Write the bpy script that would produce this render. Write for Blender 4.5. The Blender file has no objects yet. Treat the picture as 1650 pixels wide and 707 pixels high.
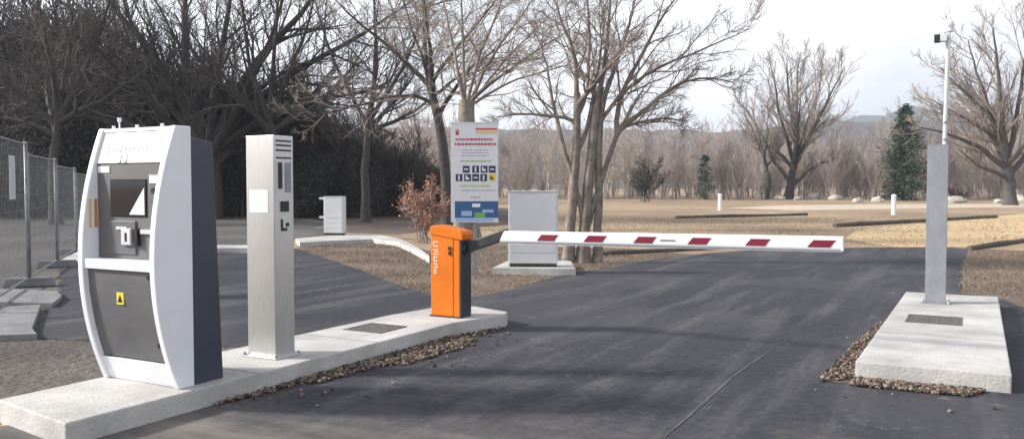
import bpy, bmesh, math, random
import numpy as np
from mathutils import Vector, Matrix
R = math.radians
scene = bpy.context.scene
C = scene.collection
random.seed(5)

# ------------------------------------------------------------ camera
F, CX, CY, H = 1376.0, 825.0, 353.5, 1.53
YAW, PITCH = R(28.4), math.atan(53.5/1376)
cam = bpy.data.cameras.new('camera'); cam.sensor_width = 36; cam.lens = 36*F/1650
cam.clip_end = 9000; cam.clip_start = .05
camo = bpy.data.objects.new('camera', cam); C.objects.link(camo)
camo.location = (0, 0, H); camo.rotation_euler = (math.pi/2-PITCH, 0, YAW)
scene.camera = camo
scene.render.resolution_x, scene.render.resolution_y = 1024, 438

# ------------------------------------------------------------ sky and sun
SUN_AZ = Vector((-.885, -.465)).normalized(); SUN_EL = R(28)
to_sun = Vector((SUN_AZ.x*math.cos(SUN_EL), SUN_AZ.y*math.cos(SUN_EL), math.sin(SUN_EL)))
world = bpy.data.worlds.new('World'); scene.world = world; world.use_nodes = True
nt = world.node_tree; nt.nodes.clear()
N = nt.nodes.new; Lk = nt.links.new
sky = N('ShaderNodeTexSky'); sky.sky_type = 'NISHITA'; sky.sun_disc = False
sky.sun_elevation = SUN_EL; sky.sun_rotation = math.atan2(SUN_AZ.x, SUN_AZ.y)
sky.dust_density = 2.5; sky.air_density = 1.0
tc = N('ShaderNodeTexCoord'); mp = N('ShaderNodeMapping'); mp.inputs['Scale'].default_value = (1.6, 1.6, 4.5)
cn = N('ShaderNodeTexNoise'); cn.inputs['Scale'].default_value = 1.6; cn.inputs['Detail'].default_value = 6; cn.inputs['Roughness'].default_value = .55
cr = N('ShaderNodeValToRGB'); cr.color_ramp.elements[0].position = .33; cr.color_ramp.elements[0].color = (.52,.52,.52,1); cr.color_ramp.elements[1].position = .50; cr.color_ramp.elements[1].color = (1,1,1,1)
mx = N('ShaderNodeMix'); mx.data_type = 'RGBA'; mx.inputs[7].default_value = (10.0, 10.1, 10.5, 1)   # thin bright cloud sheet
bg = N('ShaderNodeBackground'); bg.inputs['Strength'].default_value = .10
wo = N('ShaderNodeOutputWorld')
Lk(tc.outputs['Generated'], mp.inputs['Vector']); Lk(mp.outputs[0], cn.inputs['Vector']); Lk(cn.outputs['Fac'], cr.inputs['Fac'])
sx = N('ShaderNodeSeparateXYZ'); Lk(tc.outputs['Generated'], sx.inputs[0])
ov = N('ShaderNodeMapRange'); ov.inputs[1].default_value = .25; ov.inputs[2].default_value = .85; ov.inputs[3].default_value = 1; ov.inputs[4].default_value = .35; Lk(sx.outputs['Z'], ov.inputs[0])
mu = N('ShaderNodeMath'); mu.operation = 'MULTIPLY'; Lk(cr.outputs['Color'], mu.inputs[0]); Lk(ov.outputs[0], mu.inputs[1])
Lk(mu.outputs[0], mx.inputs[0]); Lk(sky.outputs[0], mx.inputs[6]); Lk(mx.outputs[2], bg.inputs['Color']); Lk(bg.outputs[0], wo.inputs[0])
sun = bpy.data.lights.new('sun', 'SUN'); sun.energy = 4.9; sun.angle = R(7.0); sun.color = (1, .945, .87)
suno = bpy.data.objects.new('sun', sun); C.objects.link(suno)
suno.rotation_euler = (-to_sun).to_track_quat('-Z', 'Y').to_euler()
scene.view_settings.view_transform = 'Standard'; scene.view_settings.look = 'None'
scene.view_settings.exposure = 0.5; scene.view_settings.gamma = 1

# ------------------------------------------------------------ pixel helpers (photo pixel -> direction; depth from ground or size)
_f = np.array([-math.sin(YAW)*math.cos(PITCH), math.cos(YAW)*math.cos(PITCH), -math.sin(PITCH)])
_r = np.array([math.cos(YAW), math.sin(YAW), 0.0]); _u = np.cross(_r, _f)
_fh = np.array([-math.sin(YAW), math.cos(YAW), 0.0])
def ray(x, y): return _f + (x-CX)/F*_r + (CY-y)/F*_u
def at(x, y, z=0.0):
    d = ray(x, y); t = (z-H)/d[2]; return (d[0]*t, d[1]*t, z)
def atd(x, y, dep):
    d = ray(x, y); t = dep/d.dot(_fh); return np.array([d[0]*t, d[1]*t, H+d[2]*t])

# ------------------------------------------------------------ materials
def mat(name, col, rough=.6, metal=0., var=0., scale=6., bump=0., bscale=40., col2=None, spec=None, stretch=None, emis=None, coat=0):
    m = bpy.data.materials.new(name); m.use_nodes = True
    t = m.node_tree; b = t.nodes['Principled BSDF']
    b.inputs['Roughness'].default_value = rough; b.inputs['Metallic'].default_value = metal
    if spec is not None: b.inputs['Specular IOR Level'].default_value = spec
    if coat: b.inputs['Coat Weight'].default_value = coat; b.inputs['Coat Roughness'].default_value = .15
    c = tuple(col)+(1,)
    b.inputs['Base Color'].default_value = c
    tcn = t.nodes.new('ShaderNodeTexCoord'); mpn = t.nodes.new('ShaderNodeMapping')
    if stretch: mpn.inputs['Scale'].default_value = stretch
    t.links.new(tcn.outputs['Object'], mpn.inputs['Vector'])
    if var or col2:
        n = t.nodes.new('ShaderNodeTexNoise'); n.inputs['Scale'].default_value = scale; n.inputs['Detail'].default_value = 7; n.inputs['Roughness'].default_value = .62
        t.links.new(mpn.outputs[0], n.inputs['Vector'])
        rp = t.nodes.new('ShaderNodeValToRGB')
        a = col2 if col2 else tuple(max(0, x*(1-var)) for x in col)
        e = col if col2 else tuple(min(1, x*(1+var*.5)) for x in col)
        rp.color_ramp.elements[0].position = .34; rp.color_ramp.elements[0].color = tuple(a)+(1,)
        rp.color_ramp.elements[1].position = .66; rp.color_ramp.elements[1].color = tuple(e)+(1,)
        t.links.new(n.outputs['Fac'], rp.inputs['Fac']); t.links.new(rp.outputs['Color'], b.inputs['Base Color'])
        r2 = t.nodes.new('ShaderNodeMapRange'); r2.inputs[3].default_value = max(.05, rough-.1); r2.inputs[4].default_value = min(1, rough+.12)
        t.links.new(n.outputs['Fac'], r2.inputs[0]); t.links.new(r2.outputs[0], b.inputs['Roughness'])
    if bump:
        n2 = t.nodes.new('ShaderNodeTexNoise'); n2.inputs['Scale'].default_value = bscale; n2.inputs['Detail'].default_value = 5
        t.links.new(mpn.outputs[0], n2.inputs['Vector'])
        bp = t.nodes.new('ShaderNodeBump'); bp.inputs['Strength'].default_value = bump; bp.inputs['Distance'].default_value = .02
        t.links.new(n2.outputs['Fac'], bp.inputs['Height']); t.links.new(bp.outputs[0], b.inputs['Normal'])
    return m

M = {}
M['concrete'] = mat('concrete', (.47,.46,.445), .85, var=.30, scale=1.6, bump=.35, bscale=45)
M['concrete_dull'] = mat('concrete_dull', (.20,.20,.205), .9, var=.3, scale=3, bump=.5, bscale=30)
M['white'] = mat('white_paint', (.74,.755,.79), .38, var=.05, scale=3, coat=.2)
M['grey_paint'] = mat('grey_paint', (.11,.112,.12), .45, var=.12, scale=4)
M['body_blue'] = mat('anthracite_paint', (.045,.052,.075), .42, var=.15, scale=4)
M['recess'] = mat('recess_grey', (.12,.12,.126), .5, var=.1, scale=5)
M['black'] = mat('black_plastic', (.012,.012,.015), .35)
M['screen'] = mat('screen_glass', (.008,.009,.012), .06)
M['steel'] = mat('brushed_steel', (.60,.60,.595), .35, metal=.85, var=.14, scale=5, stretch=(40,40,1.2), bump=.06, bscale=20)
M['galv'] = mat('galvanised', (.27,.28,.305), .5, metal=.35, var=.14, scale=5, stretch=(2,2,1))
M['alu'] = mat('pale_metal', (.60,.61,.63), .42, metal=.4, var=.08)
M['orange'] = mat('orange_paint', (.62,.150,.004), .5, var=.14, scale=3, spec=.3)
M['dark_metal'] = mat('dark_metal', (.035,.037,.042), .42, metal=.3, var=.2, scale=9)
M['red'] = mat('stripe_red', (.17,.008,.028), .4, var=.1)
M['cab'] = mat('cabinet_grey', (.58,.60,.62), .5, var=.08, scale=2)
M['sign_white'] = mat('print_white', (.70,.70,.74), .35, var=.05)
M['p_red'] = mat('print_red', (.42,.05,.06), .4)
M['p_tan'] = mat('print_tan', (.70,.50,.28), .4)
M['p_grey'] = mat('print_grey', (.40,.36,.38), .4)
M['p_navy'] = mat('print_navy', (.03,.035,.085), .4)
M['p_blue'] = mat('print_blue', (.03,.10,.26), .4)
M['p_lblue'] = mat('print_light_blue', (.30,.46,.66), .4)
M['p_green'] = mat('print_green', (.16,.38,.09), .4)
M['p_lime'] = mat('print_lime', (.42,.55,.16), .4)
M['p_yellow'] = mat('print_yellow', (.75,.55,.06), .4)
M['p_orange'] = mat('print_orange', (.50,.22,.10), .4)
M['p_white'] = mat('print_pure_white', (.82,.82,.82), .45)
M['letter'] = mat('letter_grey', (.15,.155,.16), .4)
M['header_grey'] = mat('header_grey', (.42,.425,.43), .5, var=.06)
M['logo'] = mat('logo_white', (.62,.50,.42), .5, var=.2, scale=20)
M['grate'] = mat('cast_cover', (.13,.125,.115), .65, metal=.3, var=.3, scale=14, bump=.4, bscale=60)
M['timber'] = mat('weathered_timber', (.10,.085,.07), .85, var=.4, scale=3, bump=.5, bscale=15)
M['rock'] = mat('pale_rock', (.48,.44,.39), .9, var=.35, scale=1.5, bump=.8, bscale=4)
def mat_island(name, c0, c1, c2, rough=.85):
    m = bpy.data.materials.new(name); m.use_nodes = True; t = m.node_tree; b = t.nodes['Principled BSDF']; b.inputs['Roughness'].default_value = rough; b.inputs['Specular IOR Level'].default_value = .25
    gm = t.nodes.new('ShaderNodeNewGeometry'); r = t.nodes.new('ShaderNodeValToRGB'); e = r.color_ramp.elements
    e[0].color = c0+(1,); e[1].color = c2+(1,); e[1].position = 1; k = e.new(.5); k.color = c1+(1,)
    t.links.new(gm.outputs['Random Per Island'], r.inputs['Fac']); t.links.new(r.outputs['Color'], b.inputs['Base Color']); return m
M['fence_metal'] = mat('fence_metal', (.27,.275,.285), .55, metal=.4, var=.3, scale=6)
M['gravel_old'] = mat('gravel_stone', (.30,.22,.17), .85, col2=(.045,.037,.035), scale=14)
M['gravel'] = mat_island('gravel_stones', (.03,.025,.024), (.10,.075,.06), (.30,.23,.185))
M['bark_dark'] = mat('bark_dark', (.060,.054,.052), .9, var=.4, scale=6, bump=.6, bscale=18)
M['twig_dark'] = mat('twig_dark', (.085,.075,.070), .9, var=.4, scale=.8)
M['bark'] = mat('bark_brown', (.22,.185,.16), .9, var=.45, scale=5, bump=.7, bscale=18)
M['twig'] = mat('twig_brown', (.27,.225,.20), .9, var=.4, scale=.8)
M['bark_far'] = mat('bark_far', (.09,.08,.075), .9, var=.3, scale=2)
M['twig_far'] = mat('twig_far', (.30,.25,.22), .9, var=.4, scale=.25)
M['wood_mass'] = mat('winter_wood', (.54,.465,.425), .95, col2=(.23,.20,.185), scale=.06)
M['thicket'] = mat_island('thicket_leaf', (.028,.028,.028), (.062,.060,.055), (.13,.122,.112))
M['conifer'] = mat_island('conifer_needle', (.03,.05,.036), (.065,.092,.064), (.11,.14,.10))
M['dead_leaf'] = mat_island('dead_leaf', (.26,.11,.07), (.46,.22,.15), (.60,.36,.26))
M['grass'] = mat_island('dry_grass', (.11,.082,.062), (.20,.15,.11), (.36,.28,.185), .9)
M['field_straw'] = mat_island('field_straw', (.24,.18,.125), (.31,.235,.16), (.39,.30,.20), .9)
M['hill'] = mat('hill_wood', (.105,.085,.075), 1, col2=(.055,.05,.048), scale=.02)
M['hill2'] = mat('hill_pine', (.05,.065,.05), 1, col2=(.03,.04,.035), scale=.012)

def ground_mat(name, a, b, c, s1, s2, bump, bs):
    m = bpy.data.materials.new(name); m.use_nodes = True; t = m.node_tree; p = t.nodes['Principled BSDF']
    p.inputs['Roughness'].default_value = .95; p.inputs['Specular IOR Level'].default_value = .2
    g = t.nodes.new('ShaderNodeNewGeometry')
    n1 = t.nodes.new('ShaderNodeTexNoise'); n1.inputs['Scale'].default_value = s1; n1.inputs['Detail'].default_value = 6
    n2 = t.nodes.new('ShaderNodeTexNoise'); n2.inputs['Scale'].default_value = s2; n2.inputs['Detail'].default_value = 8; n2.inputs['Roughness'].default_value = .7
    for n in (n1, n2): t.links.new(g.outputs['Position'], n.inputs['Vector'])
    r1 = t.nodes.new('ShaderNodeValToRGB'); r1.color_ramp.elements[0].position = .40; r1.color_ramp.elements[0].color = a+(1,); r1.color_ramp.elements[1].position = .60; r1.color_ramp.elements[1].color = b+(1,)
    t.links.new(n1.outputs['Fac'], r1.inputs['Fac'])
    mr = t.nodes.new('ShaderNodeMapRange'); mr.inputs[1].default_value = .45; mr.inputs[2].default_value = .75; mr.inputs[3].default_value = 0; mr.inputs[4].default_value = .8
    t.links.new(n2.outputs['Fac'], mr.inputs[0])
    x = t.nodes.new('ShaderNodeMix'); x.data_type = 'RGBA'; x.inputs[7].default_value = c+(1,)
    t.links.new(mr.outputs[0], x.inputs[0]); t.links.new(r1.outputs[0], x.inputs[6]); t.links.new(x.outputs[2], p.inputs['Base Color'])
    n3 = t.nodes.new('ShaderNodeTexNoise'); n3.inputs['Scale'].default_value = bs; n3.inputs['Detail'].default_value = 6; t.links.new(g.outputs['Position'], n3.inputs['Vector'])
    bp = t.nodes.new('ShaderNodeBump'); bp.inputs['Strength'].default_value = bump; bp.inputs['Distance'].default_value = .05
    t.links.new(n3.outputs['Fac'], bp.inputs['Height']); t.links.new(bp.outputs[0], p.inputs['Normal'])
    return m
M['ground'] = ground_mat('field', (.27,.20,.14), (.40,.30,.20), (.17,.125,.09), .11, 1.3, .8, 9)
M['dirt'] = ground_mat('dirt', (.135,.10,.080), (.195,.15,.12), (.075,.057,.047), .8, 6, .9, 14)
M['grey_dirt'] = ground_mat('grey_dirt', (.092,.082,.077), (.145,.127,.115), (.055,.049,.047), .7, 6, .9, 14)
M['yard'] = ground_mat('yard_gravel', (.10,.096,.094), (.15,.142,.135), (.065,.06,.06), .35, 5, .7, 18)
M['litter'] = ground_mat('leaf_litter', (.10,.08,.07), (.155,.12,.10), (.06,.05,.045), .3, 3, .9, 8)
M['path'] = ground_mat('pale_path', (.50,.43,.34), (.56,.48,.38), (.40,.33,.25), .3, 2, .3, 10)

def asphalt_mat():
    m = bpy.data.materials.new('asphalt'); m.use_nodes = True; t = m.node_tree; p = t.nodes['Principled BSDF']
    p.inputs['Specular IOR Level'].default_value = .22
    g = t.nodes.new('ShaderNodeNewGeometry')
    def noise(s, d=6, rough=.6, vec=None):
        n = t.nodes.new('ShaderNodeTexNoise'); n.inputs['Scale'].default_value = s; n.inputs['Detail'].default_value = d; n.inputs['Roughness'].default_value = rough
        t.links.new(vec or g.outputs['Position'], n.inputs['Vector']); return n
    def ramp(n, p0, c0, p1, c1):
        r = t.nodes.new('ShaderNodeValToRGB'); r.color_ramp.elements[0].position = p0; r.color_ramp.elements[0].color = c0+(1,); r.color_ramp.elements[1].position = p1; r.color_ramp.elements[1].color = c1+(1,)
        t.links.new(n, r.inputs['Fac']); return r
    def mixc(fac, a, b):
        x = t.nodes.new('ShaderNodeMix'); x.data_type = 'RGBA'
        t.links.new(fac, x.inputs[0])
        if isinstance(a, tuple): x.inputs[6].default_value = a+(1,)
        else: t.links.new(a, x.inputs[6])
        if isinstance(b, tuple): x.inputs[7].default_value = b+(1,)
        else: t.links.new(b, x.inputs[7])
        return x.outputs[2]
    def math_(op, a, b):
        x = t.nodes.new('ShaderNodeMath'); x.operation = op
        for i, v in enumerate((a, b)):
            if isinstance(v, (int, float)): x.inputs[i].default_value = v
            else: t.links.new(v, x.inputs[i])
        return x.outputs[0]
    big = ramp(noise(.45).outputs['Fac'], .35, (.033,.034,.044), .68, (.046,.047,.058))
    # tyre-polished streaks that follow the lane (stretched along Y)
    mp_ = t.nodes.new('ShaderNodeMapping'); mp_.inputs['Scale'].default_value = (1.5, .16, 1); mp_.inputs['Rotation'].default_value = (0, 0, R(9))
    t.links.new(g.outputs['Position'], mp_.inputs['Vector'])
    st = noise(1.6, 5, .6, mp_.outputs[0])
    sm = t.nodes.new('ShaderNodeMapRange'); sm.inputs[1].default_value = .48; sm.inputs[2].default_value = .8; sm.inputs[4].default_value = .75
    t.links.new(st.outputs['Fac'], sm.inputs[0])
    c1 = mixc(sm.outputs[0], big.outputs[0], (.14,.138,.14))
    # aggregate speckle
    sp = noise(150, 2, .8)
    spm = t.nodes.new('ShaderNodeMapRange'); spm.inputs[1].default_value = .62; spm.inputs[2].default_value = .75; spm.inputs[4].default_value = .5
    t.links.new(sp.outputs['Fac'], spm.inputs[0])
    c2 = mixc(spm.outputs[0], c1, (.17,.165,.16))
    mo = noise(14, 7, .72); mom = t.nodes.new('ShaderNodeMapRange'); mom.inputs[1].default_value = .35; mom.inputs[2].default_value = .7; mom.inputs[3].default_value = .72; mom.inputs[4].default_value = 1.35
    t.links.new(mo.outputs['Fac'], mom.inputs[0])
    vm = t.nodes.new('ShaderNodeVectorMath'); vm.operation = 'SCALE'; t.links.new(c2, vm.inputs[0]); t.links.new(mom.outputs[0], vm.inputs['Scale']); c2 = vm.outputs[0]
    pa = noise(.28, 3, .45); pam = t.nodes.new('ShaderNodeMapRange'); pam.inputs[1].default_value = .52; pam.inputs[2].default_value = .56; pam.inputs[4].default_value = .28
    t.links.new(pa.outputs['Fac'], pam.inputs[0]); c2 = mixc(pam.outputs[0], c2, (.085,.085,.09))
    gr = t.nodes.new('ShaderNodeTexVoronoi'); gr.inputs['Scale'].default_value = 9; t.links.new(g.outputs['Position'], gr.inputs['Vector'])
    grm = t.nodes.new('ShaderNodeMapRange'); grm.inputs[1].default_value = .11; grm.inputs[2].default_value = .07; grm.inputs[3].default_value = 0; grm.inputs[4].default_value = .5
    t.links.new(gr.outputs['Distance'], grm.inputs[0]); gsel = noise(1.1, 4); gsm = t.nodes.new('ShaderNodeMapRange'); gsm.inputs[1].default_value = .5; gsm.inputs[2].default_value = .6; t.links.new(gsel.outputs['Fac'], gsm.inputs[0])
    c2 = mixc(math_('MULTIPLY', grm.outputs[0], gsm.outputs[0]), c2, (.22,.205,.19))
    # dust carried onto the near end of the tarmac, broken by painted shadow bands
    xyz = t.nodes.new('ShaderNodeSeparateXYZ'); t.links.new(g.outputs['Position'], xyz.inputs[0])
    yy = math_('ADD', xyz.outputs['Y'], math_('MULTIPLY', xyz.outputs['X'], -.05))
    dn = noise(.9, 7, .68)
    e = math_('ADD', yy, math_('MULTIPLY', math_('SUBTRACT', dn.outputs['Fac'], .5), -5.5))
    dm = t.nodes.new('ShaderNodeMapRange'); dm.inputs[1].default_value = 5.6; dm.inputs[2].default_value = 3.3; dm.inputs[3].default_value = 0; dm.inputs[4].default_value = .72
    t.links.new(e, dm.inputs[0])
    mp3 = t.nodes.new('ShaderNodeMapping'); mp3.inputs['Rotation'].default_value = (0, 0, -YAW); mp3.inputs['Scale'].default_value = (.25, 1.7, 1)
    t.links.new(g.outputs['Position'], mp3.inputs['Vector'])
    bn = noise(1.2, 6, .65, mp3.outputs[0])
    bm_ = t.nodes.new('ShaderNodeMapRange'); bm_.inputs[1].default_value = .42; bm_.inputs[2].default_value = .62; bm_.inputs[3].default_value = .25; bm_.inputs[4].default_value = 1
    t.links.new(bn.outputs['Fac'], bm_.inputs[0])
    dd = math_('MULTIPLY', dm.outputs[0], bm_.outputs[0])
    c3 = mixc(dd, c2, (.26,.225,.19))
    # pale scuffs
    sc = noise(2.3, 9, .75); scm = t.nodes.new('ShaderNodeMapRange'); scm.inputs[1].default_value = .60; scm.inputs[2].default_value = .74; scm.inputs[4].default_value = .7
    t.links.new(sc.outputs['Fac'], scm.inputs[0])
    c4 = mixc(scm.outputs[0], c3, (.23,.22,.21))
    t.links.new(c4, p.inputs['Base Color'])
    rr = t.nodes.new('ShaderNodeMapRange'); rr.inputs[3].default_value = .72; rr.inputs[4].default_value = .95; t.links.new(st.outputs['Fac'], rr.inputs[0]); t.links.new(rr.outputs[0], p.inputs['Roughness'])
    bp = t.nodes.new('ShaderNodeBump'); bp.inputs['Strength'].default_value = .5; bp.inputs['Distance'].default_value = .006
    t.links.new(noise(120, 3, .7).outputs['Fac'], bp.inputs['Height']); t.links.new(bp.outputs[0], p.inputs['Normal'])
    return m
M['asphalt'] = asphalt_mat()
M['seam'] = mat('asphalt_seam', (.125,.123,.125), .9, col2=(.055,.055,.06), scale=3.5)

# ------------------------------------------------------------ mesh helpers
def link(name, me, m, parent=None, loc=None, rz=0):
    o = bpy.data.objects.new(name, me); C.objects.link(o)
    if m is not None:
        me.materials.clear(); me.materials.append(M[m] if isinstance(m, str) else m)
    if parent is not None: o.parent = parent
    if loc is not None: o.location = loc
    if rz: o.rotation_euler.z = rz
    return o
def tag(o, label=None, cat=None, group=None, kind=None):
    if label: o['label'] = label
    if cat: o['category'] = cat
    if group: o['group'] = group
    if kind: o['kind'] = kind
    return o
def empty(name, loc, rz=0, label=None, cat=None, group=None):
    o = bpy.data.objects.new(name, None); C.objects.link(o); o.location = loc; o.rotation_euler.z = rz
    o.empty_display_size = .2
    return tag(o, label, cat, group)

class MB:
    def __init__(s): s.bm = bmesh.new()
    def box(s, x0, x1, y0, y1, z0, z1, rot=None):
        m = Matrix.Translation(((x0+x1)/2, (y0+y1)/2, (z0+z1)/2)) @ Matrix.Diagonal((abs(x1-x0), abs(y1-y0), abs(z1-z0), 1))
        if rot is not None: m = rot @ m
        bmesh.ops.create_cube(s.bm, size=1, matrix=m); return s
    def cyl(s, p, q, r, r2=None, seg=16):
        p, q = Vector(p), Vector(q); d = q-p
        mm = Matrix.Translation((p+q)/2) @ d.to_track_quat('Z', 'Y').to_matrix().to_4x4()
        bmesh.ops.create_cone(s.bm, cap_ends=True, segments=seg, radius1=r, radius2=r if r2 is None else r2, depth=d.length, matrix=mm); return s
    def prism(s, pts, axis, a, b):
        """extrude polygon pts (2D) between a and b along an axis: 'x' -> pts=(y,z), 'y' -> (x,z), 'z' -> (x,y)"""
        def P(p, t): return {'x': (t, p[0], p[1]), 'y': (p[0], t, p[1]), 'z': (p[0], p[1], t)}[axis]
        v0 = [s.bm.verts.new(P(p, a)) for p in pts]; v1 = [s.bm.verts.new(P(p, b)) for p in pts]
        n = len(pts); s.bm.faces.new(v0); s.bm.faces.new(v1[::-1])
        for i in range(n): s.bm.faces.new((v0[i], v1[i], v1[(i+1) % n], v0[(i+1) % n]))
        return s
    def build(s, name, m, parent=None, bevel=0, seg=2, loc=None, rz=0, smooth=False):
        bmesh.ops.recalc_face_normals(s.bm, faces=s.bm.faces)
        if bevel: 
            ed = [e for e in s.bm.edges if len(e.link_faces) == 2 and e.calc_face_angle(0) > .5]
            bmesh.ops.bevel(s.bm, geom=ed, offset=bevel, segments=seg, affect='EDGES', profile=.6, clamp_overlap=True)
        me = bpy.data.meshes.new(name); s.bm.to_mesh(me); s.bm.free()
        if smooth: me.polygons.foreach_set('use_smooth', [True]*len(me.polygons))
        return link(name, me, m, parent, loc, rz)
def sheet(name, pts, z, m, parent=None, label=None):
    bm = bmesh.new(); vs = [bm.verts.new((p[0], p[1], z)) for p in pts]; f = bm.faces.new(vs)
    if f.normal.z < 0 or True: bm.normal_update()
    if f.normal.z < 0: f.normal_flip()
    bmesh.ops.triangulate(bm, faces=bm.faces)
    me = bpy.data.meshes.new(name); bm.to_mesh(me); bm.free()
    return link(name, me, m, parent)
def np_mesh(name, V, Q, smooth=False):
    """V (n,3), Q (m,k) faces of one size"""
    me = bpy.data.meshes.new(name); m, k = Q.shape
    me.vertices.add(len(V)); me.vertices.foreach_set('co', np.ascontiguousarray(V, dtype=np.float32).ravel())
    me.loops.add(m*k); me.loops.foreach_set('vertex_index', np.ascontiguousarray(Q, dtype=np.int32).ravel())
    me.polygons.add(m); me.polygons.foreach_set('loop_start', np.arange(0, m*k, k, dtype=np.int32))
    if smooth: me.polygons.foreach_set('use_smooth', np.ones(m, dtype=bool))
    me.update(calc_edges=True); me.validate(); return me

# ------------------------------------------------------------ ground, roads
g = sheet('ground', [(-2600,-800),(2600,-800),(2600,3200),(-2600,3200)], 0, 'ground'); tag(g, kind='structure')
PX = lambda L: [at(*p)[:2] for p in L]
# grey trodden yard behind the far lane, on the left
yard = sheet('gravel_yard', [(-60,2),(-22,2),(-13,5.5)] + PX([(-60,545),(50,546),(96,478),(97,425),(140,400),(300,399),(412,399),(483,384),(560,362),(470,352),(200,352),(0,352)]) + [(-110,20)], .004, 'yard'); tag(yard, kind='structure')
dirt = sheet('dirt_verge', [(-5.5,6.2)] + PX([(165,548),(50,536)]) + [(-13,7.0),(-22,2),(-22,-4),(-9,-4),(-5.5,2.0)], .006, 'grey_dirt'); tag(dirt, kind='structure')
verge = sheet('earth_verge', PX([(478,398),(540,428),(630,466),(700,486),(810,482),(905,452),(1010,432),(1130,411),(1000,400),(880,398),(760,392),(690,404),(620,386),(560,383)]), .004, 'dirt'); tag(verge, kind='structure')
rverge = sheet('earth_verge', PX([(1555,400),(1535,440),(1535,480),(1612,492),(1650,510)]) + [(9,8.8),(9,21.5)], .004, 'dirt'); tag(rverge, kind='structure')
rp = PX([(50,546),(75,500),(96,478),(97,424),(140,424),(357,402.5),(412,402),(480,401),(560,428),(630,455),(690,475),(720,481),(760,479),(800,473),(860,457),(900,445),(1000,427),(1100,412),(1170,406),(1230,402),(1400,399),(1530,399),(1560,401),(1552,420),(1546,445),(1548,472),(1612,482),(1650,496)])
def rough_edge(pts, amp, step, seed):
    rg = random.Random(seed); out = []
    for i, p in enumerate(pts):
        q = pts[min(i+1, len(pts)-1)]; d = Vector((q[0]-p[0], q[1]-p[1])); n = max(1, int(d.length/step)) if d.length < 12 else 1
        nx = Vector((-d.y, d.x)).normalized() if d.length else Vector((0,0))
        for k in range(n):
            w = rg.uniform(-amp, amp) if k or i else 0
            out.append((p[0]+d.x*k/n+nx.x*w, p[1]+d.y*k/n+nx.y*w))
    return out
road = sheet('asphalt_road', rough_edge(rp, .035, .25, 3) + [(9,8.9),(16,6),(16,-9),(-7.5,-9),(-5.9,1.0),(-5.4,3.2),(-5.4,5.6),(-5.9,5.9)], .010, 'asphalt'); tag(road, kind='structure')
def seam(px, w, seed):
    rg = random.Random(seed); P = [Vector(at(*p)[:2]) for p in px]; L = []; Rr = []
    pts = []
    for a, b in zip(P, P[1:]):
        n = max(2, int((b-a).length/.12))
        pts += [a+(b-a)*k/n for k in range(n)]
    pts.append(P[-1])
    for i, p in enumerate(pts):
        d = (pts[min(i+1, len(pts)-1)]-pts[max(i-1, 0)]).normalized(); nrm = Vector((-d.y, d.x)); c = p+nrm*rg.uniform(-.002, .002); ww = w*rg.uniform(.7, 1.0)*min(1, .25+i*.2, .25+(len(pts)-1-i)*.2)
        L.append(c+nrm*ww/2); Rr.append(c-nrm*ww/2)
    V = np.array([(p.x, p.y, .0135) for p in L+Rr]); n = len(L)
    Q = np.array([(i+1, i, n+i, n+i+1) for i in range(n-1)])
    return link('joint_line', np_mesh('joint_line', V, Q), 'seam', road)
seam([(1070,707),(1115,668),(1180,609),(1240,567)], .024, 1)
seam([(955,507),(1020,488),(1080,472)], .026, 2)
seam([(1125,510),(1220,513),(1335,519)], .022, 3)
path = sheet('gravel_path', PX([(1170,335),(1260,331),(1420,329),(1700,328),(1700,333),(1450,336),(1280,339)]), .006, 'path'); tag(path, kind='structure')
path2 = sheet('sandy_strip', PX([(1380,371),(1500,358),(1700,340),(1700,384),(1560,398),(1440,398),(1360,385)]), .005, ground_mat('sand', (.49,.36,.205), (.56,.42,.255), (.35,.25,.15), .4, 3, .4, 8)); tag(path2, kind='structure')

lit = sheet('woodland_floor', PX([(485,383),(560,362),(470,350),(420,345),(700,330),(900,340),(820,362),(700,372),(640,378),(560,375)]), .003, 'litter'); tag(lit, kind='structure')
# hills
def hill(name, prof, dist, m, seed, depth=900):
    rg = np.random.default_rng(seed); xs = np.linspace(-2600, 4200, 170)
    px = [p[0] for p in prof]; py = [p[1] for p in prof]
    V = []; rows = 7
    for j in range(rows):
        k = j/(rows-1)
        for x in xs:
            y = np.interp(x, px, py); hgt = (300-y)/F*dist + H
            a = math.atan2(x-CX, F); dd = dist+depth*(k-.5)
            hz = hgt*math.sin(math.pi*k)**.8 + (rg.normal(0, .035)*hgt if 0 < k < 1 else 0)
            fac = dd/math.cos(a)*math.cos(a)
            p = _fh*dd + _r*(x-CX)/F*dd
            V.append((p[0], p[1], hz*(1 if k <= .5 else 1)-.5))
    n = len(xs); Q = [(j*n+i, j*n+i+1, (j+1)*n+i+1, (j+1)*n+i) for j in range(rows-1) for i in range(n-1)]
    o = link(name, np_mesh(name, np.array(V), np.array(Q), True), m); tag(o, kind='structure'); return o
hill('hill', [(-2600,190),(0,200),(600,205),(1000,212),(1150,214),(1250,204),(1400,194),(1550,198),(1650,196),(2400,200),(4200,220)], 800, 'hill', 1, 600)
hill('hill', [(-2600,195),(600,215),(1200,215),(1330,198),(1420,184),(1500,178),(1650,186),(2200,176),(4200,200)], 1700, 'hill2', 2, 800)

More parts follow.
